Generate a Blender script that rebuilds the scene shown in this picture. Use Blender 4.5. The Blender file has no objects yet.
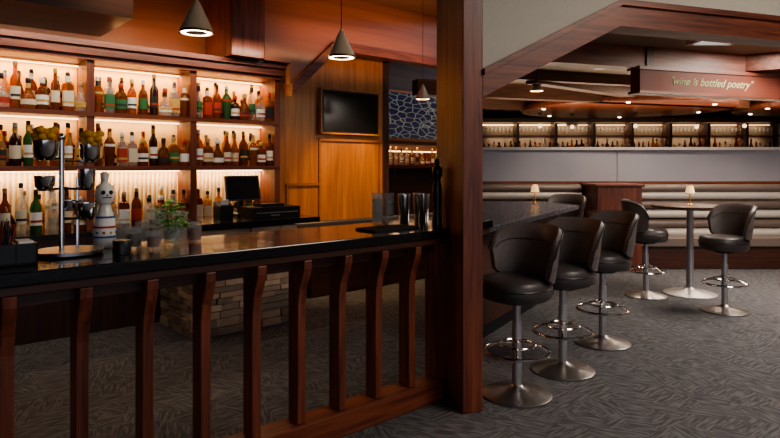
import bpy, math, random
from mathutils import Matrix, Vector
random.seed(11)
S=bpy.context.scene
RAD=math.radians
S.view_settings.look='AgX - Medium High Contrast'
# ---------------------------------------------------------------- materials
def newmat(n):
    m=bpy.data.materials.new(n); m.use_nodes=True
    nt=m.node_tree; b=nt.nodes['Principled BSDF']
    return m,nt,b
def plain(n,c,r=.5,metal=0,emit=None,es=0,coat=0,noise=0,nscale=8):
    m,nt,b=newmat(n)
    b.inputs['Base Color'].default_value=(*c,1); b.inputs['Roughness'].default_value=r
    b.inputs['Metallic'].default_value=metal
    b.inputs['Coat Weight'].default_value=coat
    if emit:
        b.inputs['Emission Color'].default_value=(*emit,1); b.inputs['Emission Strength'].default_value=es
    if noise:
        tc=nt.nodes.new('ShaderNodeTexCoord'); nz=nt.nodes.new('ShaderNodeTexNoise')
        nz.inputs['Scale'].default_value=nscale; nz.inputs['Detail'].default_value=5
        nt.links.new(tc.outputs['Object'],nz.inputs['Vector'])
        mx=nt.nodes.new('ShaderNodeMix'); mx.data_type='RGBA'
        mx.inputs[6].default_value=(*[x*(1-noise) for x in c],1)
        mx.inputs[7].default_value=(*[min(1,x*(1+noise)) for x in c],1)
        nt.links.new(nz.outputs['Fac'],mx.inputs[0]); nt.links.new(mx.outputs[2],b.inputs['Base Color'])
        mr=nt.nodes.new('ShaderNodeMapRange'); mr.inputs['To Min'].default_value=max(0,r-.1); mr.inputs['To Max'].default_value=min(1,r+.12)
        nt.links.new(nz.outputs['Fac'],mr.inputs['Value']); nt.links.new(mr.outputs[0],b.inputs['Roughness'])
    return m
def wood(n,c1,c2,axis='Z',sc=1.0,r=.42,coat=.12):
    m,nt,b=newmat(n)
    tc=nt.nodes.new('ShaderNodeTexCoord'); mp=nt.nodes.new('ShaderNodeMapping')
    s=[22*sc]*3; s['XYZ'.index(axis)]=1.3*sc; mp.inputs['Scale'].default_value=s
    nz=nt.nodes.new('ShaderNodeTexNoise'); nz.inputs['Scale'].default_value=1; nz.inputs['Detail'].default_value=8
    nz.inputs['Roughness'].default_value=.65; nz.inputs['Distortion'].default_value=.6
    cr=nt.nodes.new('ShaderNodeValToRGB')
    cr.color_ramp.elements[0].position=.32; cr.color_ramp.elements[0].color=(*c1,1)
    cr.color_ramp.elements[1].position=.68; cr.color_ramp.elements[1].color=(*c2,1)
    nt.links.new(tc.outputs['Object'],mp.inputs[0]); nt.links.new(mp.outputs[0],nz.inputs['Vector'])
    nt.links.new(nz.outputs['Fac'],cr.inputs[0]); nt.links.new(cr.outputs[0],b.inputs['Base Color'])
    bp=nt.nodes.new('ShaderNodeBump'); bp.inputs['Strength'].default_value=.15; bp.inputs['Distance'].default_value=.004
    nt.links.new(nz.outputs['Fac'],bp.inputs['Height']); nt.links.new(bp.outputs[0],b.inputs['Normal'])
    b.inputs['Roughness'].default_value=r; b.inputs['Coat Weight'].default_value=coat; b.inputs['Coat Roughness'].default_value=.25
    return m
def glassy(n,c,fac=.35,rough=.05):
    m,nt,b=newmat(n)
    b.inputs['Base Color'].default_value=(*[x*.8 for x in c],1); b.inputs['Roughness'].default_value=rough
    t=nt.nodes.new('ShaderNodeBsdfTransparent'); t.inputs[0].default_value=(*c,1)
    mx=nt.nodes.new('ShaderNodeMixShader'); mx.inputs[0].default_value=fac
    out=nt.nodes['Material Output']
    nt.links.new(t.outputs[0],mx.inputs[1]); nt.links.new(b.outputs[0],mx.inputs[2]); nt.links.new(mx.outputs[0],out.inputs[0])
    return m
RW1,RW2=(.060,.014,.008),(.26,.070,.032)
woodX=wood('mahogany_x',RW1,RW2,'X'); woodY=wood('mahogany_y',RW1,RW2,'Y'); woodZ=wood('mahogany_z',RW1,RW2,'Z')
dwX=wood('dark_wood_x',(.03,.010,.006),(.09,.028,.014),'X'); dwZ=wood('dark_wood_z',(.03,.010,.006),(.09,.028,.014),'Z')
brX=wood('brown_beam_x',(.06,.025,.014),(.16,.07,.04),'X')
oakZ=wood('oak_panel',(.36,.12,.025),(.66,.26,.06),'Z',.6,.4,.2)
oakX=wood('oak_panel_x',(.25,.08,.02),(.45,.17,.045),'X',.6,.4,.2)
copper=wood('copper_veneer',(.20,.068,.030),(.31,.115,.052),'X',.3,.28,.5)
ceilD=plain('ceiling_brown',(.085,.04,.025),.5,noise=.3,nscale=2)
ceilR=plain('ceiling_taupe',(.26,.195,.145),.6,noise=.2,nscale=2)
plaster=plain('plaster',(.46,.42,.35),.8,noise=.08,nscale=30)
blackstone=plain('black_granite',(.012,.010,.011),.16,coat=.3,noise=.4,nscale=60)
barblue=plain('dark_laminate',(.06,.065,.085),.25,noise=.2,nscale=30)
blackm=plain('black_plastic',(.01,.01,.011),.35)
rubber=plain('black_rubber',(.012,.012,.012),.75)
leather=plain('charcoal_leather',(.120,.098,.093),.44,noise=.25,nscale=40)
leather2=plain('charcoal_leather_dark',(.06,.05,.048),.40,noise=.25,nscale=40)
piping=plain('leather_piping',(.03,.025,.024),.4)
chrome=plain('chrome',(.75,.73,.72),.14,metal=1)
steel=plain('brushed_steel',(.36,.34,.33),.32,metal=1,noise=.1,nscale=50)
steelL=plain('column_steel',(.48,.46,.47),.4,metal=.8)
brass=plain('brass',(.75,.48,.2),.28,metal=1)
brushbr=plain('bronze',(.72,.54,.36),.42,metal=.35)
emitW=plain('warm_led',(1,.8,.5),.5,emit=(1,.66,.34),es=5)
emitD=plain('dim_led',(1,.8,.5),.5,emit=(1,.68,.38),es=2)
emitL=plain('lamp_lens',(1,.9,.7),.5,emit=(1,.82,.6),es=14)
emitSoft=plain('frosted_glow',(1,.8,.5),.5,emit=(1,.68,.38),es=2.2)
emitSky=plain('skylight_glow',(1,1,1),.5,emit=(.9,.95,1),es=1.6)
shade=plain('lamp_shade',(.8,.6,.35),.6,emit=(1,.62,.28),es=.9)
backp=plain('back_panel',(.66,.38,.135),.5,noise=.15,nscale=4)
backc=plain('back_panel_cream',(.66,.51,.34),.5,noise=.15,nscale=4)
backf=plain('back_panel_smoked',(.20,.15,.11),.4,noise=.15,nscale=4)
gband=plain('grey_band',(.36,.35,.39),.32,noise=.15,nscale=1.2)
cream=plain('cream_vinyl',(.56,.51,.46),.38)
tan=plain('tan_vinyl',(.17,.13,.11),.4)
white=plain('ceramic_white',(.75,.73,.68),.2)
bluep=plain('blue_paint',(.03,.08,.3),.4)
redp=plain('red_paint',(.4,.03,.02),.4)
paper=plain('label_paper',(.66,.60,.46),.7); paper2=plain('label_white',(.8,.8,.78),.6)
labk=plain('label_black',(.02,.02,.02),.5); labr=plain('label_red',(.38,.04,.02),.5); labg=plain('label_gold',(.55,.35,.1),.4)
labgr=plain('label_green',(.03,.15,.05),.5)
screen=plain('tv_screen',(.008,.008,.01),.18)
glass=glassy('clear_glass',(.95,.96,.95),.12)
cork=plain('cork',(.45,.28,.14),.8)
citrus=plain('citrus_peel',(.75,.38,.05),.5,noise=.3,nscale=30)
leafm=plain('mint_leaf',(.13,.42,.08),.5,noise=.4,nscale=40)
BG=[glassy('amber_liquor',(.62,.25,.07),.3),glassy('whiskey_liquor',(.38,.12,.035),.35),glassy('clear_spirit',(.90,.89,.85),.2),
    glassy('green_bottle',(.10,.24,.08),.4),glassy('gold_liquor',(.84,.56,.24),.28),glassy('blue_bottle',(.04,.10,.40),.45),glassy('dark_bottle',(.05,.016,.01),.8)]
def carpet():
    m,nt,b=newmat('patterned_carpet'); L=nt.links
    def N(t): return nt.nodes.new(t)
    tc=N('ShaderNodeTexCoord')
    st=[]
    for i,ang in enumerate((25,-38,72)):
        m1=N('ShaderNodeMapping'); m1.inputs['Rotation'].default_value=(0,0,RAD(ang)); m1.inputs['Location'].default_value=(i*7.3,i*3.1,0); L.new(tc.outputs['Object'],m1.inputs[0])
        m2=N('ShaderNodeMapping'); m2.inputs['Scale'].default_value=(8,52,1); L.new(m1.outputs[0],m2.inputs[0])
        nz=N('ShaderNodeTexNoise'); nz.inputs['Scale'].default_value=1; nz.inputs['Detail'].default_value=1.5; L.new(m2.outputs[0],nz.inputs[0]); st.append(nz)
    nzd=N('ShaderNodeTexNoise'); nzd.inputs['Scale'].default_value=6; L.new(tc.outputs['Object'],nzd.inputs[0])
    ad=N('ShaderNodeVectorMath'); ad.operation='MULTIPLY_ADD'; ad.inputs[1].default_value=(.15,.15,0); L.new(nzd.outputs['Color'],ad.inputs[0]); L.new(tc.outputs['Object'],ad.inputs[2])
    v=N('ShaderNodeTexVoronoi'); v.inputs['Scale'].default_value=5.5; L.new(ad.outputs[0],v.inputs['Vector'])
    sp=N('ShaderNodeSeparateColor'); L.new(v.outputs['Color'],sp.inputs[0])
    g=N('ShaderNodeMath'); g.operation='GREATER_THAN'; g.inputs[1].default_value=.45; L.new(sp.outputs[0],g.inputs[0])
    g2=N('ShaderNodeMath'); g2.operation='GREATER_THAN'; g2.inputs[1].default_value=.7; L.new(sp.outputs[1],g2.inputs[0])
    a=N('ShaderNodeMix'); L.new(g.outputs[0],a.inputs[0]); L.new(st[0].outputs['Fac'],a.inputs[2]); L.new(st[1].outputs['Fac'],a.inputs[3])
    c=N('ShaderNodeMix'); L.new(g2.outputs[0],c.inputs[0]); L.new(a.outputs[0],c.inputs[2]); L.new(st[2].outputs['Fac'],c.inputs[3])
    cr=N('ShaderNodeValToRGB'); e=cr.color_ramp.elements
    e[0].position=.40; e[0].color=(.060,.060,.068,1); e[1].position=.62; e[1].color=(.142,.136,.142,1)
    L.new(c.outputs[0],cr.inputs[0]); L.new(cr.outputs[0],b.inputs['Base Color'])
    b.inputs['Roughness'].default_value=.95
    nf=N('ShaderNodeTexNoise'); nf.inputs['Scale'].default_value=250; L.new(tc.outputs['Object'],nf.inputs[0])
    bp=N('ShaderNodeBump'); bp.inputs['Strength'].default_value=.4; bp.inputs['Distance'].default_value=.006; L.new(nf.outputs['Fac'],bp.inputs['Height']); L.new(bp.outputs[0],b.inputs['Normal'])
    return m
carpetM=carpet()
def tvpic():
    m,nt,b=newmat('tv_picture'); L=nt.links
    tc=nt.nodes.new('ShaderNodeTexCoord'); mp=nt.nodes.new('ShaderNodeMapping'); mp.inputs['Scale'].default_value=(1,1,2.2)
    v=nt.nodes.new('ShaderNodeTexVoronoi'); v.inputs['Scale'].default_value=5; v.feature='DISTANCE_TO_EDGE'
    cr=nt.nodes.new('ShaderNodeValToRGB'); e=cr.color_ramp.elements
    e[0].position=.0;e[0].color=(.22,.22,.17,1);e[1].position=.09;e[1].color=(.006,.010,.04,1)
    L.new(tc.outputs['Object'],mp.inputs[0]); L.new(mp.outputs[0],v.inputs[0]); L.new(v.outputs['Distance'],cr.inputs[0]); L.new(cr.outputs[0],b.inputs['Emission Color'])
    b.inputs['Emission Strength'].default_value=.7; b.inputs['Base Color'].default_value=(.01,.01,.02,1); b.inputs['Roughness'].default_value=.2
    return m
tvM=tvpic()
# ---------------------------------------------------------------- mesh builder
class MB:
    def __init__(s): s.v=[];s.f=[];s.mi=[];s.mats=[];s.M=Matrix.Identity(4)
    def m(s,mat):
        if mat not in s.mats: s.mats.append(mat)
        return s.mats.index(mat)
    def add(s,vs,fs,mat):
        o=len(s.v); k=s.m(mat)
        s.v+= [tuple(s.M@Vector(p)) for p in vs]
        for f in fs: s.f.append([o+i for i in f]); s.mi.append(k)
    def box(s,x0,x1,y0,y1,z0,z1,mat):
        s.add([(x0,y0,z0),(x1,y0,z0),(x1,y1,z0),(x0,y1,z0),(x0,y0,z1),(x1,y0,z1),(x1,y1,z1),(x0,y1,z1)],
              [(0,3,2,1),(4,5,6,7),(0,1,5,4),(1,2,6,5),(2,3,7,6),(3,0,4,7)],mat)
    def prism(s,poly,z0,z1,mat):
        n=len(poly)
        s.add([(x,y,z0) for x,y in poly]+[(x,y,z1) for x,y in poly],
              [tuple(reversed(range(n))),tuple(range(n,2*n))]+[(i,(i+1)%n,n+(i+1)%n,n+i) for i in range(n)],mat)
    def prof(s,poly,t0,t1,mat,plane='XZ'):
        n=len(poly)
        def P(a,z,t): return (a,t,z) if plane=='XZ' else (t,a,z)
        s.add([P(a,z,t0) for a,z in poly]+[P(a,z,t1) for a,z in poly],
              [tuple(reversed(range(n))),tuple(range(n,2*n))]+[(i,(i+1)%n,n+(i+1)%n,n+i) for i in range(n)],mat)
    def lathe(s,c,pr,mat,seg=16,a0=0,a1=2*math.pi,sx=1,sy=1,rot=0,sq=0,cap=True):
        full=abs(a1-a0-2*math.pi)<1e-6
        n=seg if full else seg+1; vs=[];fs=[]
        for r,z in pr:
            for i in range(n):
                a=a0+(a1-a0)*i/seg
                k=1
                if sq: k=1/((abs(math.cos(a))**sq+abs(math.sin(a))**sq)**(1/sq))
                x,y=r*k*math.cos(a)*sx,r*k*math.sin(a)*sy
                if rot: x,y=x*math.cos(rot)-y*math.sin(rot),x*math.sin(rot)+y*math.cos(rot)
                vs.append((c[0]+x,c[1]+y,c[2]+z))
        for j in range(len(pr)-1):
            for i in range(seg):
                i2=(i+1)%n if full else i+1
                fs.append((j*n+i,j*n+i2,(j+1)*n+i2,(j+1)*n+i))
        if full and cap:
            if pr[0][0]>1e-4: fs.append(tuple(reversed(range(n))))
            if pr[-1][0]>1e-4: fs.append(tuple(range((len(pr)-1)*n,len(pr)*n)))
        s.add(vs,fs,mat)
    def tube(s,path,r,mat,seg=8,closed=False):
        P=[Vector(p) for p in path]; n=len(P); vs=[];fs=[]
        for i,p in enumerate(P):
            if closed: t=(P[(i+1)%n]-P[i-1])
            else: t=(P[min(i+1,n-1)]-P[max(i-1,0)])
            t.normalize(); up=Vector((0,0,1)) if abs(t.z)<.9 else Vector((1,0,0))
            a=t.cross(up).normalized(); b=a.cross(t)
            for k in range(seg):
                q=2*math.pi*k/seg; vs.append(tuple(p+a*r*math.cos(q)+b*r*math.sin(q)))
        for i in range(n if closed else n-1):
            for k in range(seg):
                fs.append((i*seg+k,i*seg+(k+1)%seg,((i+1)%n)*seg+(k+1)%seg,((i+1)%n)*seg+k))
        if not closed:
            fs.append(tuple(reversed(range(seg)))); fs.append(tuple(range((n-1)*seg,n*seg)))
        s.add(vs,fs,mat)
    def ball(s,c,r,mat,seg=12,sz=1):
        pr=[(r*math.sin(math.pi*i/8)+1e-5,-r*sz*math.cos(math.pi*i/8)) for i in range(9)]
        s.lathe(c,pr,mat,seg)
    def obj(s,name,M=None,bevel=0,smooth=True,parent=None):
        me=bpy.data.meshes.new(name); me.from_pydata(s.v,[],s.f)
        for mt in s.mats: me.materials.append(mt)
        me.polygons.foreach_set('material_index',s.mi)
        import bmesh
        bm=bmesh.new(); bm.from_mesh(me); bmesh.ops.recalc_face_normals(bm,faces=bm.faces); bm.to_mesh(me); bm.free()
        if smooth:
            me.polygons.foreach_set('use_smooth',[True]*len(me.polygons)); me.set_sharp_from_angle(angle=RAD(38))
        me.update()
        o=bpy.data.objects.new(name,me); S.collection.objects.link(o)
        if M is not None: o.matrix_world=M
        if bevel:
            b=o.modifiers.new('bevel','BEVEL'); b.width=bevel; b.segments=2; b.limit_method='ANGLE'
        if parent: o.parent=parent
        return o
def light(kind,name,loc,energy,color,size=.1,sy=None,rot=(0,0,0),M=None,**k):
    l=bpy.data.lights.new(name,kind); l.energy=energy; l.color=color
    if kind=='AREA':
        l.shape='RECTANGLE'; l.size=size; l.size_y=sy or size
    elif kind=='SPOT': l.spot_size=k.get('angle',1.6); l.spot_blend=.6; l.shadow_soft_size=size
    else: l.shadow_soft_size=size
    o=bpy.data.objects.new(name,l); S.collection.objects.link(o)
    W=Matrix.Translation(loc)@(Matrix.Rotation(rot[2],4,'Z')@Matrix.Rotation(rot[1],4,'Y')@Matrix.Rotation(rot[0],4,'X'))
    o.matrix_world=(M@W) if M is not None else W
    return o
ANG=math.atan2(.656,.755)
B=Matrix.Rotation(ANG,4,'Z')                      # bar axis frame: x along the bar, y away from the guest side
WANG=math.atan2(.323,.947)
J=(.456,3.75,0)
W=Matrix.Translation(J)@Matrix.Rotation(WANG,4,'Z')   # archway wall frame
WARM=(1,.60,.28)
CB=3.65; CR=2.95
# ---------------------------------------------------------------- shell
m=MB(); m.box(-9,11,-4,19,-.1,0,carpetM); m.obj('floor',smooth=False)
m=MB(); m.prism([(-9,-4),(11,-4),(11,7.35),(.6,4.0),(.6,4.2),(1.6,12.4),(-2,15),(-9,9)],CB,CB+.1,ceilD); m.obj('ceiling',smooth=False)
m=MB(); m.prism([(.62,4.22),(11,7.75),(11,18.6),(1.45,18.6),(1.6,12.4)],CR,CR+.1,ceilR); m.obj('ceiling_lounge',smooth=False)
m=MB(); m.box(-3,3.62,6.62,6.75,0,CB,copper); m.obj('wall_backbar',B,smooth=False)
m=MB(); m.box(3.63,5.42,6.40,6.52,0,CB,oakZ)
for a in (3.88,4.36,5.36): m.box(a-.012,a+.012,6.385,6.40,0,1.9 if a>4 else 1.32,oakX)
m.box(3.86,4.36,6.38,6.40,1.30,1.335,oakX); m.box(4.36,5.40,6.38,6.40,1.87,1.91,oakX)
m.box(3.63,5.42,6.375,6.40,0,.14,dwX)
m.obj('wall_panelled',B,smooth=False)
m=MB(); m.box(5.42,5.54,6.4,8.2,0,CB,dwZ); m.obj('wall_return',B,smooth=False)
m=MB(); m.box(5.4,9.2,8.2,8.32,0,CB,dwX); m.obj('wall_rear',B,smooth=False)
m=MB(); m.box(-3.1,-3,-2,6.75,0,CB,dwZ); m.obj('wall_left',B,smooth=False)
m=MB(); m.box(10,10.1,-4,18.6,0,CB,plaster); m.obj('wall_right',smooth=False)
m=MB(); m.box(1.3,10,18.5,18.6,0,CR,plaster); m.obj('wall_far',smooth=False)
m=MB(); m.box(1.4,1.5,12.5,18.5,0,CR,dwZ); m.obj('wall_side',smooth=False)
m=MB()
m.box(0,.14,0,.42,0,CB,woodZ)
m.obj('trim_pier',W,bevel=.006,smooth=False)
HX=1.20
m=MB()
m.prof([(.14,1.99),(HX,2.52),(HX,2.68),(.14,2.15)],.0,.22,woodX)
m.prof([(HX,2.52),(6.5,2.52),(6.5,2.68),(HX,2.68)],.0,.22,woodX)
m.prof([(.14,2.13),(HX,2.66),(HX,2.70),(.14,2.17)],-.025,.02,woodX)
m.prof([(HX,2.66),(6.5,2.66),(6.5,2.70),(HX,2.70)],-.025,.02,woodX)
m.obj('trim_archway_header',W,smooth=False)
m=MB(); m.prof([(.14,2.17),(HX,2.70),(6.6,2.70),(6.6,CB),(.14,CB)],.02,.20,plaster); m.obj('wall_archway',W,smooth=False)
# ---------------------------------------------------------------- drink rail
m=MB(); m.prism([(-1.2,2.72),(2.87,2.72),(2.95,2.93),(3.6,2.94),(3.6,3.40),(-1.2,3.40)],1.085,1.14,blackstone)
m.prism([(-1.2,2.735),(2.86,2.735),(2.94,2.945),(3.58,2.955),(3.58,3.385),(-1.2,3.385)],1.045,1.085,dwX)
for k in range(14):
    a=2.62-.2757*k
    pr=[(2.80,.14),(2.90,.14),(2.90,1.045),(2.735,1.045),(2.738,1.00),(2.755,.95),(2.785,.88),(2.797,.8),(2.80,.6)]
    m.prof(pr,a-.026,a+.026,woodZ,'YZ')
m.prof([(2.80,.14),(2.90,.14),(2.90,1.045),(2.80,1.045)],2.83,2.89,woodZ,'YZ')
m.prism([(-1.2,2.77),(2.87,2.77),(2.905,2.93),(-1.2,2.93)],0,.14,woodX)
m.box(-1.2,2.89,2.82,2.88,.98,1.045,dwX)
m.obj('bar_counter',B,bevel=.005,smooth=False)
# ---------------------------------------------------------------- stone faced back counter
st=[plain('ledge_stone_%d'%i,c,.85,noise=.35,nscale=14) for i,c in enumerate([(.44,.30,.21),(.34,.24,.18),(.52,.38,.27),(.24,.18,.14)])]
cor=Vector((-1.74,5.35)); u=Vector((.755,.656)); nn=Vector((-.656,.755))
a0=cor.dot(u); d0=cor.dot(nn); SL=1.05; D1=5.98
m=MB(); m.box(a0+.04,a0+SL,d0+.04,D1,0,.98,st[3])
z=0
while z<.95:
    h=min(random.uniform(.05,.10),.98-z)
    x=a0
    while x<a0+SL:
        l=random.uniform(.10,.30); x2=min(x+l,a0+SL+.02)
        m.box(x+.003,x2-.003,d0-random.uniform(0,.03),d0+.05,z+.003,z+h-.003,random.choice(st)); x=x2
    y=d0
    while y<D1:
        l=random.uniform(.10,.30); y2=min(y+l,D1)
        m.box(a0-random.uniform(0,.03),a0+.05,y+.003,y2-.003,z+.003,z+h-.003,random.choice(st)); y=y2
    z+=h
m.prism([(a0-.12,d0-.06),(a0+SL+.25,d0-.06),(a0+SL+.25,D1),(a0-.12,D1)],.98,1.03,blackstone)
m.obj('stone_bar',B,bevel=.004,smooth=False)
# ---------------------------------------------------------------- back bar shelving
A0,A1=-1.4,3.66
m=MB()
m.box(A0,A1,6.02,6.6,0,.90,dwZ)
m.box(A0,A1,6.0,6.6,.90,.94,blackstone)
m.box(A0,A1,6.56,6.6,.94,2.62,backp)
ups=[3.63-1.015*k for k in range(6)]
for a in ups:
    m.box(a-.035,a+.035,6.2,6.56,.94,2.60,woodZ)
for z in (2.07,1.55):
    m.box(A0,A1,6.19,6.56,z-.045,z,woodX)
m.box(A0,A1,6.16,6.6,2.56,2.60,woodX)
m.box(A0,A1+.02,6.12,6.6,2.60,2.68,woodX)
m.box(A0,A1+.04,6.08,6.6,2.68,2.73,woodX)
for i in range(110):
    a=A0+.03+i*.046
    if a<A1-.05: m.lathe((a,6.555,0),[(.012,.94),(.012,1.50)],backc,6)
for z in (2.54,2.02,1.50):
    m.box(A0+.05,A1-.05,6.50,6.52,z-.012,z,emitW)
shelf=m.obj('back_bar_shelving',B,smooth=False)
for z,e in ((2.52,46),(2.005,20),(1.485,32)):
    light('AREA','led_strip_light',( (A0+A1)/2,6.47,z),e,(1,.60,.26) if z>2.4 else (1,.76,.50),5.0,.03,(RAD(12),0,0),M=B)
# added fill under the soffit, with no fixture, that makes the labels readable
light('AREA','shelf_front_fill',(1.6,5.75,2.83),24,(1,.84,.66),3.6,.05,(RAD(30),0,0),M=B)
m=MB(); m.box(2.93,3.32,5.95,6.61,2.74,CB,woodZ); m.obj('trim_boxed_column',B,smooth=False,bevel=.005)
m=MB()
m.prof([(3.68,2.36),(3.68,2.50),(4.28,3.06),(7.2,3.06),(7.2,2.96),(4.33,2.96)],5.95,6.15,woodX)
m.prof([(3.68,2.50),(4.28,3.06),(7.2,3.06),(7.2,CB),(3.35,CB),(3.35,2.74),(3.68,2.74)],6.0,6.1,copper)
m.obj('trim_soffit_header',B,smooth=False)
m=MB(); m.box(-3,1.8,5.6,6.61,2.88,CB,dwX); m.obj('trim_dropped_soffit',B,smooth=False)
light('AREA','cove_light',(2.35,6.35,2.76),3.5,(1,.5,.2),1,.15,(RAD(180),0,0),M=B)
light('AREA','cove_light',(4.8,5.6,2.9),14,(1,.5,.22),2.4,.15,(RAD(160),0,0),M=B)
# ---------------------------------------------------------------- bottles
def bottle(m,x,y,z,kind=None,sc=1.0):
    kind=kind if kind is not None else random.randrange(7)
    g=random.choices(BG,[6,7,7,.9,4,.15,4])[0]
    if x<.8 and random.random()<.3: g=BG[5]
    cap=random.choice([blackm,blackm,blackm,cork,labg,labr,paper2]); lab=random.choice([paper,paper,paper,paper2,paper2,labk,labr,labg,paper,labgr])
    sq=0
    if kind==0: pr=[(.036,0),(.038,.01),(.038,.17),(.03,.20),(.014,.225),(.013,.285)];r=.038;l=(.05,.14);h=.285
    elif kind==1: pr=[(.034,0),(.036,.008),(.036,.15),(.02,.20),(.013,.23),(.013,.29)];r=.036;l=(.04,.12);h=.29
    elif kind==2: pr=[(.043,0),(.045,.01),(.045,.13),(.036,.155),(.015,.17),(.014,.215)];r=.045;l=(.035,.105);h=.215
    elif kind==3: pr=[(.034,0),(.036,.008),(.036,.17),(.03,.19),(.014,.20),(.013,.26)];r=.036;sq=6;l=(.03,.14);h=.26
    elif kind==4: pr=[(.03,0),(.032,.01),(.040,.13),(.041,.17),(.025,.20),(.014,.215),(.014,.27)];r=.041;l=(.09,.15);h=.27
    elif kind==5: pr=[(.05,0),(.054,.03),(.05,.08),(.032,.12),(.016,.15),(.014,.22)];r=.054;l=(.03,.07);h=.22
    else: pr=[(.030,0),(.032,.01),(.032,.20),(.014,.24),(.013,.31)];r=.032;l=(.06,.15);h=.31
    pr=[(a*sc,b*sc) for a,b in pr]; h*=sc; r*=sc
    m.lathe((x,y,z+.001),pr,g,12,sq=sq)
    if kind not in(4,):
        m.lathe((x,y,z+.001),[(r+.0012,l[0]*sc),(r+.0012,l[1]*sc)],lab,10,a0=math.pi*1.08,a1=math.pi*1.92,sq=sq)
        if random.random()<.7: m.lathe((x,y,z+.001),[(r+.002,(l[0]+.02)*sc),(r+.002,(l[0]+.036)*sc)],random.choice([labk,labr,labg]),8,a0=math.pi*1.15,a1=math.pi*1.85,sq=sq)
    else:
        m.lathe((x,y,z+.001),[(r+.0005,.145*sc),(r+.001,.165*sc)],lab,10,a0=math.pi*1.1,a1=math.pi*1.9)
    if random.random()<.4: m.lathe((x,y,z+.001),[(.0165*sc,h-.075),(.0160*sc,h-.02)],random.choice([labk,labg,paper2]),10)
    cr=.019 if kind not in(2,5) else .024
    m.lathe((x,y,z+h),[(cr*.85,-.03),(cr,-.025),(cr,.012),(cr*.8,.018)],cap,10)
for z in (2.07,1.55,.94):
    m=MB()
    for bi in range(5):
        al=ups[bi+1]+.085; ar=ups[bi]-.07
        n=9 if z>1 else 8
        for i in range(n):
            a=al+(ar-al)*i/(n-1)+random.uniform(-.006,.006)
            if not (z<1 and a>2.7):
                bottle(m,a,6.28+random.uniform(-.015,.015),z,sc=random.uniform(1.25,1.45) if z<1 else random.uniform(1.18,1.36))
            if i<n-1: bottle(m,a+.05,6.42,z,sc=random.uniform(1.1,1.3))
    m.obj('liquor_bottles',B)
m=MB(); z=1.031
m.box(2.83,3.02,5.62,5.86,z,z+.03,blackm); m.box(2.90,2.95,5.72,5.78,z,z+.20,blackm)
m.M=Matrix.Translation((2.92,5.68,z+.29))@Matrix.Rotation(RAD(-12),4,'X')
m.box(-.19,.19,-.015,.02,-.13,.13,blackm); m.box(-.175,.175,-.018,-.014,-.115,.115,screen); m.M=Matrix.Identity(4)
m.obj('pos_terminal',B,bevel=.004,smooth=False)
m=MB(); m.box(3.08-.25,3.08+.28,5.28,5.56,z,z+.11,blackm); m.box(2.86,3.33,5.27,5.30,z+.05,z+.06,steel); m.box(2.95,3.2,5.33,5.5,z+.11,z+.14,blackm)
m.box(3.02,3.12,5.275,5.28,z+.02,z+.035,steel)
m.obj('cash_drawer',B,bevel=.006,smooth=False)
m=MB(); m.box(2.56,2.70,5.45,5.6,z,z+.13,blackm); m.prof([(5.45,z+.13),(5.6,z+.13),(5.6,z+.17)],2.56,2.70,blackm,'YZ'); m.box(2.59,2.67,5.49,5.495,z+.13,z+.19,paper2)
m.obj('receipt_printer',B,bevel=.004,smooth=False)
m=MB(); m.box(4.36,5.29,6.33,6.38,1.98,2.53,blackm); m.box(4.385,5.265,6.327,6.331,2.0,2.505,screen); m.box(4.34,4.358,6.33,6.38,1.96,2.55,oakZ)
m.box(5.292,5.31,6.33,6.38,1.96,2.55,oakZ); m.box(4.34,5.31,6.33,6.38,2.53,2.55,oakZ); m.box(4.34,5.31,6.33,6.38,1.96,1.98,oakZ); m.box(4.7,4.95,6.38,6.40,2.1,2.4,blackm)
m.obj('television',B,smooth=False)
m=MB(); m.box(6.72,8.3,8.1,8.16,2.0,2.92,oakX); m.box(6.77,8.25,8.095,8.101,2.05,2.87,tvM); m.box(7.3,7.7,8.16,8.2,2.2,2.7,blackm)
m.obj('television',B,smooth=False)
m=MB(); m.box(5.6,9.0,7.9,8.2,1.50,1.56,woodX); m.box(5.6,9.0,7.9,8.2,.0,.9,dwX)
for a in (5.7,7.0,8.3): m.box(a,a+.04,7.95,8.2,1.42,1.5,woodX)
m.box(5.6,9,8.14,8.16,1.80,1.815,emitW)
m.obj('wall_shelf',B,smooth=False)
m=MB(); a=6.6
while a<8.6: bottle(m,a,8.03,1.56); a+=.13
m.obj('liquor_bottles',B)
light('AREA','shelf_light',(7.5,8.0,1.95),9,WARM,2,.05,M=B)
m=MB(); m.box(3.9,6.9,5.9,6.3,0,.42,dwX); m.box(3.88,6.92,5.86,6.3,.42,.50,leather2); m.box(3.88,6.92,6.25,6.36,.5,.85,leather2)
m.obj('bench_seat',B,bevel=.02)
# ---------------------------------------------------------------- pendants
def pendant(a,D,zb,zc,M=B,r=.09):
    m=MB(); c=(0,0,zb)
    m.lathe(c,[(r,0),(r*.97,.004),(r*.28,.135),(r*.2,.15),(.012,.155),(.008,.17)],brushbr,28)
    m.lathe(c,[(r*.98,.0),(r*1.02,-.012),(r*.98,-.014),(r*.90,-.012),(r*.9,.0)],brass,28)
    m.lathe(c,[(r*.88,-.009),(r*.62,-.011)],emitL,28,cap=False)
    m.lathe(c,[(r*.62,-.011),(r*.58,.02),(.001,.022)],brushbr,28)
    m.tube([(0,0,zb+.16),(0,0,zc)],.003,blackm,6)
    m.lathe((0,0,zc-.02),[(.05,0),(.05,.02)],brass,16)
    o=m.obj('pendant_lamp',M@Matrix.Translation((a,D,0)))
    light('SPOT','pendant_spot',(a,D,zb-.03),14,(1,.80,.56),.05,M=M,angle=1.15)
pendant(1.31,3.07,2.27,CB); pendant(2.26,3.07,2.25,CB)
pendant(1.24+3.9,5.3,2.38,CB)
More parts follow.
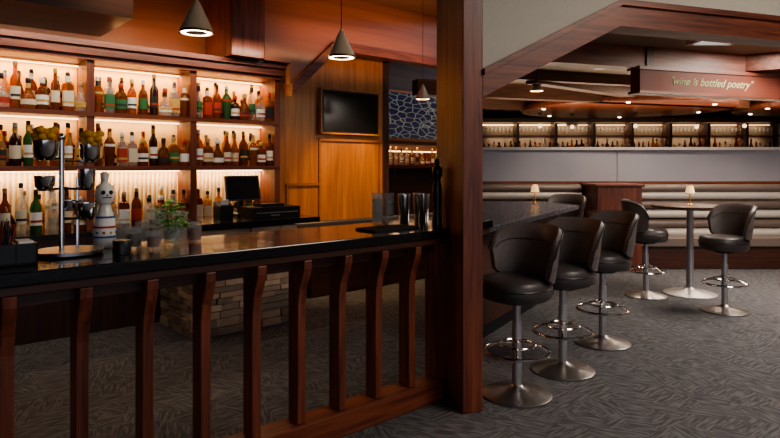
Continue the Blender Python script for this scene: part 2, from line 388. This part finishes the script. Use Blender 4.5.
pendant(2.2,9.0,2.68,CR,Matrix.Identity(4),.1)
# ---------------------------------------------------------------- stools
def stool(name,x,y,face):
    m=MB(); R=.235
    m.lathe((0,0,0),[(R,0),(R,.012),(R*.93,.02),(.10,.045),(.05,.06),(.034,.075)],steel,32)
    m.lathe((0,0,0),[(.032,.06),(.032,.5),(.026,.5),(.026,.66)],steelL,18)
    rr=.215
    m.tube([(rr*math.cos(t),rr*math.sin(t),.30) for t in [2*math.pi*i/32 for i in range(32)]],.011,chrome,8,True)
    m.tube([(.12*math.cos(t),.12*math.sin(t),.345) for t in [2*math.pi*i/24 for i in range(24)]],.008,chrome,6,True)
    for i in range(4):
        t=math.pi/4+i*math.pi/2; c,s=math.cos(t),math.sin(t)
        m.tube([(c*.03,s*.03,.37),(c*.09,s*.09,.355),(c*.15,s*.15,.335),(c*rr,s*rr,.30)],.007,chrome,6)
    m.lathe((0,0,0),[(.036,.36),(.036,.39)],chrome,16)
    m.lathe((0,0,0),[(.11,.63),(.12,.65),(.12,.66)],blackm,20)
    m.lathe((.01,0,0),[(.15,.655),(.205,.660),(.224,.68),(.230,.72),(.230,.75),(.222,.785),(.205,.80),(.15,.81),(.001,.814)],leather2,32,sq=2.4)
    m.lathe((.01,0,0),[(.231,.735),(.234,.74),(.231,.745)],piping,32,sq=2.4,cap=False)
    n=28; amax=RAD(84); secs=[]
    for i in range(n+1):
        th=-amax+2*amax*i/n; q=abs(th)/amax
        zt=1.15-.02*q*q-.09*max(0,(q-.5)/.5)**1.8
        zb=.80-.03*(1-q)
        if q>.82: zt-= .06*((q-.82)/.18)**2; zb+=.03*((q-.82)/.18)**2
        ri=.215
        hgt=zt-zb; fl=.045*(1-q*.2)
        thk=.042
        pts=[(ri,zb),(ri+fl*.25,zb+hgt*.33),(ri+fl*.6,zb+hgt*.7),(ri+fl,zt-.018),(ri+fl+thk*.45,zt),(ri+fl+thk,zt-.02),
             (ri+fl*.6+thk,zb+hgt*.7),(ri+fl*.25+thk,zb+hgt*.3),(ri+thk*.8,zb-.01),(ri+thk*.3,zb-.015)]
        secs.append([(-math.cos(th)*r*.93,math.sin(th)*r*1.06,zz) for r,zz in pts])
    np_=10; vs=[p for s_ in secs for p in s_]; fs=[]
    for i in range(n):
        for j in range(np_):
            fs.append((i*np_+j,i*np_+(j+1)%np_,(i+1)*np_+(j+1)%np_,(i+1)*np_+j))
    fs.append(tuple(reversed(range(np_)))); fs.append(tuple(range(n*np_,(n+1)*np_)))
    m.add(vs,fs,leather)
    m.tube([(s_[5][0]*1.004,s_[5][1]*1.004,s_[5][2]) for s_ in secs],.005,piping,6)
    m.tube([(s_[2][0]*.997,s_[2][1]*.997,s_[2][2]) for s_ in secs[1:-1]],.003,piping,5)
    m.tube([(s_[7][0]*1.002,s_[7][1]*1.002,s_[7][2]) for s_ in secs[1:-1]],.003,piping,5)
    m.obj(name,Matrix.Translation((x,y,0))@Matrix.Rotation(RAD(face),4,'Z'))
stool('bar_stool',.86,4.07,214); stool('bar_stool',1.31,4.55,208); stool('bar_stool',1.86,5.25,200)
stool('bar_stool',2.42,8.4,225)
stool('bar_stool',3.05,7.15,-12); stool('bar_stool',3.57,6.4,190)
m=MB()
m.prism([(.60,4.45),(2.3,7.3),(2.0,8.05),(.85,8.05),(.62,6.0)],1.02,1.07,barblue)
m.prism([(.62,5.0),(2.02,7.25),(1.85,7.9),(.95,7.9),(.72,6.0)],.12,1.02,dwZ)
m.prism([(.66,5.1),(1.98,7.25),(1.8,7.85),(1.0,7.85),(.76,6.0)],0,.12,blackm)
m.obj('lounge_counter',bevel=.006,smooth=False)
m=MB()
m.lathe((0,0,0),[(.30,0),(.30,.012),(.27,.022),(.1,.05),(.05,.08),(.042,.1),(.038,1.0),(.05,1.02),(.14,1.035)],steelL,36)
m.lathe((0,0,0),[(.40,1.035),(.43,1.045),(.43,1.07),(.42,1.075)],dwX,40)
m.obj('pedestal_table',Matrix.Translation((3.63,7.26,0)))
def tlamp(x,y,z):
    m=MB(); m.lathe((0,0,0),[(.045,.001),(.045,.01),(.012,.02),(.010,.06),(.016,.08),(.010,.10),(.008,.17)],brass,18)
    m.lathe((0,0,0),[(.055,.14),(.035,.235)],shade,20,cap=False)
    m.lathe((0,0,0),[(.056,.138),(.056,.145)],brass,20,cap=False); m.lathe((0,0,0),[(.036,.232),(.036,.238)],brass,20,cap=False); m.ball((0,0,.18),.014,emitSoft,8)
    m.obj('table_lamp',Matrix.Translation((x,y,z)))
    light('POINT','table_lamp_light',(x,y,z+.21),.9,WARM,.02)
tlamp(3.63,7.26,1.075); tlamp(1.86,7.7,1.07)
# ---------------------------------------------------------------- lounge partition, banquette
m=MB()
m.box(1.35,10,9.6,9.8,0,1.83,dwX)
m.box(1.35,3.62,9.575,9.6,1.30,1.80,gband); m.box(3.63,10,9.575,9.6,1.30,1.80,gband)
m.box(1.35,10,9.54,9.84,1.80,1.845,cream); m.box(1.35,10,9.55,9.6,1.24,1.30,woodX)
m.obj('partition_wall',smooth=False)
def banq(x0,x1):
    m=MB(); L=[(0.50,cream),(.64,tan),(.79,cream),(.94,tan),(1.08,cream),(1.19,tan)]
    for zc,mt in L:
        pts=[(9.44+ -.075*math.cos(t), zc+.066*math.sin(t)) for t in [(-.5+i/8)*math.pi for i in range(9)]]
        pts+= [(9.54,zc+.066),(9.54,zc-.066)]
        m.prof(pts,x0,x1,mt,'YZ')
    m.box(x0,x1,8.95,9.5,.34,.47,tan); m.box(x0,x1,9.0,9.5,0,.34,dwX)
    m.obj('banquette',bevel=.01)
banq(1.4,3.0); banq(3.75,9.9)
m=MB(); m.box(3.04,3.7,8.8,9.5,0,1.24,woodZ); m.box(3.01,3.73,8.77,9.53,1.24,1.28,woodX); m.obj('booth_divider',smooth=False,bevel=.008)
# ---------------------------------------------------------------- quote beam
m=MB(); bx=Matrix.Translation((2.917,7.0,0))@Matrix.Rotation(WANG,4,'Z')
qb=plain('painted_red_wood',(.15,.038,.022),.6,noise=.3,nscale=5)
m.box(0,4.5,0,.16,2.43,2.68,qb); m.box(-.02,4.5,-.02,.2,2.68,2.72,woodX); m.box(-.02,4.5,-.02,.18,2.40,2.43,woodX); m.box(0.1,.2,0,.16,2.72,CR,dwZ); m.box(2.9,3,0,.16,2.72,CR,dwZ)
beam=m.obj('quote_beam',bx,smooth=False)
chalk=plain('chalk_green',(.42,.48,.26),.8)
fc=bpy.data.curves.new('lettering','FONT'); fc.body='"wine is bottled poetry"'; fc.size=.135; fc.extrude=.002; fc.shear=.45; fc.materials.append(chalk)
to=bpy.data.objects.new('lettering',fc); S.collection.objects.link(to); to.parent=beam
to.matrix_parent_inverse=Matrix.Identity(4); to.location=(.42,-.004,2.52); to.rotation_euler=(RAD(90),0,0)
m=MB()
m.box(1.05,9,2.3,2.5,2.70,CR,woodX)
m.box(1.9,9,5.6,5.85,2.70,CR,brX); m.box(2.6,9,7.6,7.85,2.72,CR,brX)
m.box(2.2,9,4.2,4.35,2.80,CR,brX)
m.obj('lounge_ceiling_beam',W,smooth=False)
m=MB(); m.M=Matrix.Translation((4.9,7.4,0))@Matrix.Rotation(RAD(-32),4,'Z'); m.box(-1.8,2.6,-.1,.1,2.74,CR,woodX); m.obj('lounge_ceiling_beam',smooth=False)
m=MB(); m.M=Matrix.Translation((3.0,9.6,0))@Matrix.Rotation(RAD(40),4,'Z'); m.box(-1.2,3.2,-.1,.1,2.76,CR,brX); m.obj('lounge_ceiling_beam',smooth=False)
m=MB(); x0,y0=3.35,6.25
m.box(x0,x0+.4,y0,y0+.4,CR-.02,CR-.005,emitSky)
for a,b,c,d in ((-.05,.45,-.05,0),(-.05,.45,.4,.45),(-.05,0,0,.4),(.4,.45,0,.4)): m.box(x0+a,x0+b,y0+c,y0+d,CR-.06,CR,cream)
m.obj('window_skylight',smooth=False)
m=MB()
for (x,y,r) in ((4.9,12.6,2.1),(9.0,12.4,1.7)):
    m.lathe((x,y,0),[(.001,2.70),(r-.02,2.70),(r,2.72),(r,2.78),(r-.08,2.78),(r-.08,2.84),(r-.3,2.84),(r-.3,CR)],woodX,48)
    for k in range(6):
        t=k*math.pi/3+.2; m.lathe((x+(r-.3)*math.cos(t),y+(r-.3)*math.sin(t),2.69),[(.001,0),(.035,0),(.04,.01)],emitL,14)
m.obj('ceiling_round_soffit')
m=MB()
m.lathe((4.8,13.0,0),[(1.7,0),(1.7,1.05),(1.9,1.06),(1.9,1.12),(1.3,1.12),(1.3,1.0),(1.2,0)],woodX,48)
m.box(2.2,9.8,14.9,15.3,1.0,1.75,dwX); m.box(2.2,9.8,14.85,15.4,1.75,1.8,woodX); m.box(2.2,9.8,15.0,15.4,2.27,2.30,woodX)
x=2.2
while x<9.8: m.box(x,x+.06,14.9,15.35,1.8,2.6,dwZ); x+=.95
m.box(2.2,9.8,15.36,15.4,1.8,2.62,backf); m.box(2.2,9.8,14.8,15.45,2.62,2.72,dwX); m.box(2.2,9.8,14.85,15.4,0,1.0,dwX)
m.box(2.3,4.5,15.32,15.34,2.57,2.59,emitW); m.box(4.8,9.7,15.32,15.34,2.57,2.59,emitD)
m.obj('island_bar',smooth=False)
m=MB()
a=2.35
while a<9.6:
    bottle(m,a,15.0,1.8,sc=random.uniform(1.1,1.5)); a+=random.uniform(.09,.15)
m.obj('liquor_bottles')
m=MB(); a=2.4
while a<9.6:   # stemware standing on the upper rack
    for y in (15.1,15.25): m.lathe((a,y,2.301),[(.034,0),(.004,.006),(.004,.08),(.035,.13),(.032,.21)],glass,10)
    a+=.10
m.obj('stemware_rack')
light('AREA','island_light',(6,15.2,2.56),20,(1,.74,.5),7,.05,(RAD(15),0,0))
light('AREA','island_light',(6,15.2,2.24),22,(1,.74,.5),7,.05,(RAD(15),0,0))
m=MB()
for i,x in enumerate((3.3,4.1,5.4,6.9,7.8)):
    y=13.2+.3*(i%2)
    m.ball((x,y,2.42),.045,emitSoft); m.tube([(x,y,2.46),(x,y,2.71)],.004,blackm,5)
    m.lathe((x,y,2.67),[(.05,0),(.05,.03)],blackm,10)
m.obj('globe_pendants')
m=MB()
for (x,y) in ((3.0,8.6),(5.2,9.6),(2.8,11),(6.4,10.2),(4.2,10.4),(3.5,11.3),(5.6,10.9),(7.6,11)):
    m.lathe((x,y,CR),[(.06,-.012),(.09,-.014),(.09,0)],steel,20); m.lathe((x,y,CR),[(.001,-.01),(.06,-.011)],emitL,20,cap=False)
m.obj('recessed_downlights')
for (x,y) in ((3.0,8.6),(5.2,9.4),(2.8,11),(6.4,10.2),(4.2,9.0)):
    light('SPOT','downlight',(x,y,CR-.05),75,(1,.85,.68),.08,angle=2.3)
# ---------------------------------------------------------------- items on the drink rail
CT=1.141
def at(a,D): return B@Matrix.Translation((a,D,CT))
m=MB()
m.lathe((0,0,0),[(.14,0),(.15,.008),(.15,.022),(.14,.024),(.01,.02)],steel,28)
m.tube([(-.03,0,.02),(-.03,0,.54)],.012,chrome,10); m.tube([(.045,.03,.02),(.045,.03,.36)],.008,chrome,8)
for dx,dy,z,r,h in ((-.10,-.02,.44,.056,.09),(.10,.03,.43,.05,.09),(.07,-.03,.30,.040,.10),(.07,-.03,.16,.050,.08),(-.10,0,.30,.045,.07),(0.02,.06,.2,.05,.05)):
    m.lathe((dx,dy,z),[(r*.55,0),(r*.9,h*.3),(r,h),(r*.94,h),(r*.85,h*.35),(.001,.01)],chrome,20)
    m.tube([(-.03,0,z+.01),(dx,dy,z+.005)],.006,chrome,6)
for cx,cz in ((-.10,.53),(.10,.52)):
    for i in range(22):
        t=i*2.4; R=.042*math.sqrt((i%11)/11)
        m.ball((cx+R*math.cos(t),.0+R*math.sin(t),cz+.0035*i*(1-R*8)),.020,citrus,8,.8)
m.ball((-.03,0,.55),.018,chrome)
m.obj('garnish_stand',at(.71,3.12))
m=MB()
m.box(-.08,.08,-.06,.06,0,.01,blackm)
for x0,x1,y0,y1 in ((-.08,-.072,-.06,.06),(.072,.08,-.06,.06),(-.08,.08,-.06,-.053),(-.08,.08,.053,.06),(-.004,.004,-.06,.06)): m.box(x0,x1,y0,y1,0,.09,blackm)
for i in range(34):
    x=random.uniform(-.065,-.012);y=random.uniform(-.04,.04);dx=random.uniform(-.03,.03)
    m.tube([(x,y,.012),(x+dx,y+random.uniform(-.02,.02),.17+random.uniform(-.02,.03))],.0025,random.choice([blackm,redp,blackm,cork]),5)
m.box(.012,.065,-.05,.05,.012,.10,paper2)
m.obj('straw_caddy',at(.46,2.95))
m=MB()
m.lathe((0,0,0),[(.045,0),(.052,.01),(.055,.08),(.05,.14),(.033,.19),(.028,.215),(.043,.24),(.048,.275),(.04,.31),(.018,.33),(.016,.345),(.02,.35),(.02,.375),(.01,.385)],white,24)
for z,r,mt in ((.05,.0565,bluep),(.10,.056,redp),(.15,.05,bluep),(.222,.033,bluep)): m.lathe((0,0,0),[(r,z),(r,z+.010)],mt,24,cap=False)
for k in range(10):
    t=k*.628; m.ball((.0545*math.cos(t),.0545*math.sin(t),.078),.007,[bluep,redp,labg][k%3],6)
for dx in (-.018,.018): m.ball((dx,-.043,.28),.011,blackm,8)
m.box(-.02,.02,-.048,-.04,.252,.257,blackm); m.ball((0,-.047,.266),.005,redp,6)
m.obj('ceramic_figurine',at(.91,3.27))
def tumbler(m,x,y,z,r,h,liq=None,lh=.5):
    m.lathe((x,y,z),[(r*.85,0),(r,h),(r*.93,h),(r*.8,.012),(.001,.012)],glass,18)
    if liq: m.lathe((x,y,z),[(.001,.014),(r*.78,.014),(r*.84,h*lh),(.001,h*lh)],liq,16)
for (a,D,r,h,l) in ((.90,2.96,.04,.07,BG[6]),(1.0,3.10,.042,.11,BG[6]),(1.10,3.27,.04,.12,BG[2]),(1.01,3.34,.045,.17,None),(1.21,3.34,.045,.18,None),(1.33,3.34,.045,.16,None),(1.07,3.02,.038,.09,BG[1]),(1.34,3.16,.04,.11,BG[0])):
    m=MB(); tumbler(m,0,0,0,r,h,l,.7)
    if h==.07: m.lathe((0,0,0),[(r*1.02,.0),(r*1.05,.06),(r*.98,.065),(.001,.062)],blackm,18)
    m.obj('tumbler_glass' if h<.15 else 'mixing_glass',at(a,D))
m=MB(); m.lathe((0,0,0),[(.035,0),(.045,.02),(.055,.06),(.052,.06),(.04,.02),(.001,.008)],chrome,22)
for i in range(14):
    t=i*2.4; R=.035*math.sqrt(i/14); m.ball((R*math.cos(t),R*math.sin(t),.055),.013,redp if i%2 else citrus,7)
m.obj('garnish_bowl',at(.46,3.22))
m=MB(); tumbler(m,0,0,0,.045,.10,BG[2],.7)
for i in range(130):
    t=random.uniform(0,6.28); R=random.uniform(.01,.07)
    c=Vector((R*math.cos(t),R*math.sin(t),.09+random.uniform(0,.13)*(1.2-R*8)))
    l=.036; d=Vector((math.cos(t),math.sin(t),random.uniform(-.3,.6))).normalized(); sd=d.cross(Vector((0,0,1))).normalized()*.015; up=Vector((0,0,.004))
    m.add([tuple(c),tuple(c+d*l*.5+sd+up),tuple(c+d*l),tuple(c+d*l*.5-sd+up)],[(0,1,2,3)],leafm)
for i in range(8):
    t=i*.8; m.tube([(.01*math.cos(t),.01*math.sin(t),.02),(.05*math.cos(t),.05*math.sin(t),.14)],.0018,leafm,5)
m.obj('mint_sprigs',at(1.20,3.12))
m=MB(); 
for dx,dy,k in ((0,0,4),(-.085,.02,4),(-.04,.09,4)):
    for i in range(k): tumbler(m,dx,dy,i*.045,.038,.085)
m.obj('stacked_glasses',at(2.79,3.22))
for (a,D) in ((2.90,3.18),(2.985,3.28),(3.05,3.14),(3.12,3.26)):
    m=MB(); m.lathe((0,0,0),[(.034,0),(.036,.004),(.046,.20),(.049,.202),(.049,.208),(.044,.206),(.031,.01),(.001,.008)],chrome,24); m.obj('shaker_tin',at(a,D))
m=MB(); m.lathe((0,0,0),[(.032,0),(.034,.01),(.034,.05),(.026,.08),(.024,.13),(.031,.22),(.032,.27),(.024,.30),(.022,.33),(.031,.345),(.034,.37),(.031,.40),(.017,.415),(.011,.42),(.016,.43),(.017,.445),(.010,.46),(.001,.465)],blackm,24)
m.obj('pepper_mill',at(2.862,2.815))
m=MB(); m.box(-.22,.16,-.10,.10,0,.010,rubber)
for i in range(18):
    m.box(-.21+i*.02,-.203+i*.02,-.095,.095,.010,.014,rubber)
m.obj('bar_mat',at(2.6,2.98),smooth=False)
# ---------------------------------------------------------------- light
w=bpy.data.worlds.new('World'); S.world=w; w.use_nodes=True
w.node_tree.nodes['Background'].inputs[0].default_value=(.78,.84,1,1); w.node_tree.nodes['Background'].inputs[1].default_value=.92
light('AREA','lounge_fill_light',(5.0,6.4,2.93),165,(1,.88,.76),1.5,1.5)  # added general fill at lounge ceiling height, not a fitting
light('AREA','lounge_fill_light',(6,11.0,2.93),110,(1,.82,.64),2,2)  # second added fill, deeper in the lounge
light('AREA','front_fill_light',(3.6,1.9,3.6),160,(1,.88,.76),2,2)  # added fill in front of the archway, no lamp built there
light('AREA','lounge_uplight_fill',(5,11.2,1.95),85,(1,.78,.56),6,.3,(RAD(180),0,0))  # added upward fill brightening the lounge ceiling, no cove built here
light('AREA','lounge_uplight_fill',(4.6,9.72,1.86),45,(1,.80,.60),6,.12,(RAD(180),0,0))  # same added upward fill, just above the partition cap
light('SPOT','wall_washer',(4.85,5.55,2.88),150,(1,.60,.24),.08,rot=(RAD(20),0,0),M=B,angle=1.15)
light('SPOT','wall_washer',(3.9,5.3,2.95),32,(1,.50,.20),.1,rot=(RAD(15),0,0),M=B,angle=1.3)
light('AREA','bar_ceiling_light',(2.0,5.3,3.2),9,(1,.6,.35),1,1,M=B)
# ---------------------------------------------------------------- camera
cd=bpy.data.cameras.new('camera'); cam=bpy.data.objects.new('camera',cd); S.collection.objects.link(cam)
cam.location=(0,0,1.56); cam.rotation_euler=(RAD(90),0,0)
cd.sensor_width=36; cd.lens=600/780*36; cd.shift_y=-(219-165)/780; cd.clip_start=.05; cd.clip_end=100
S.camera=cam
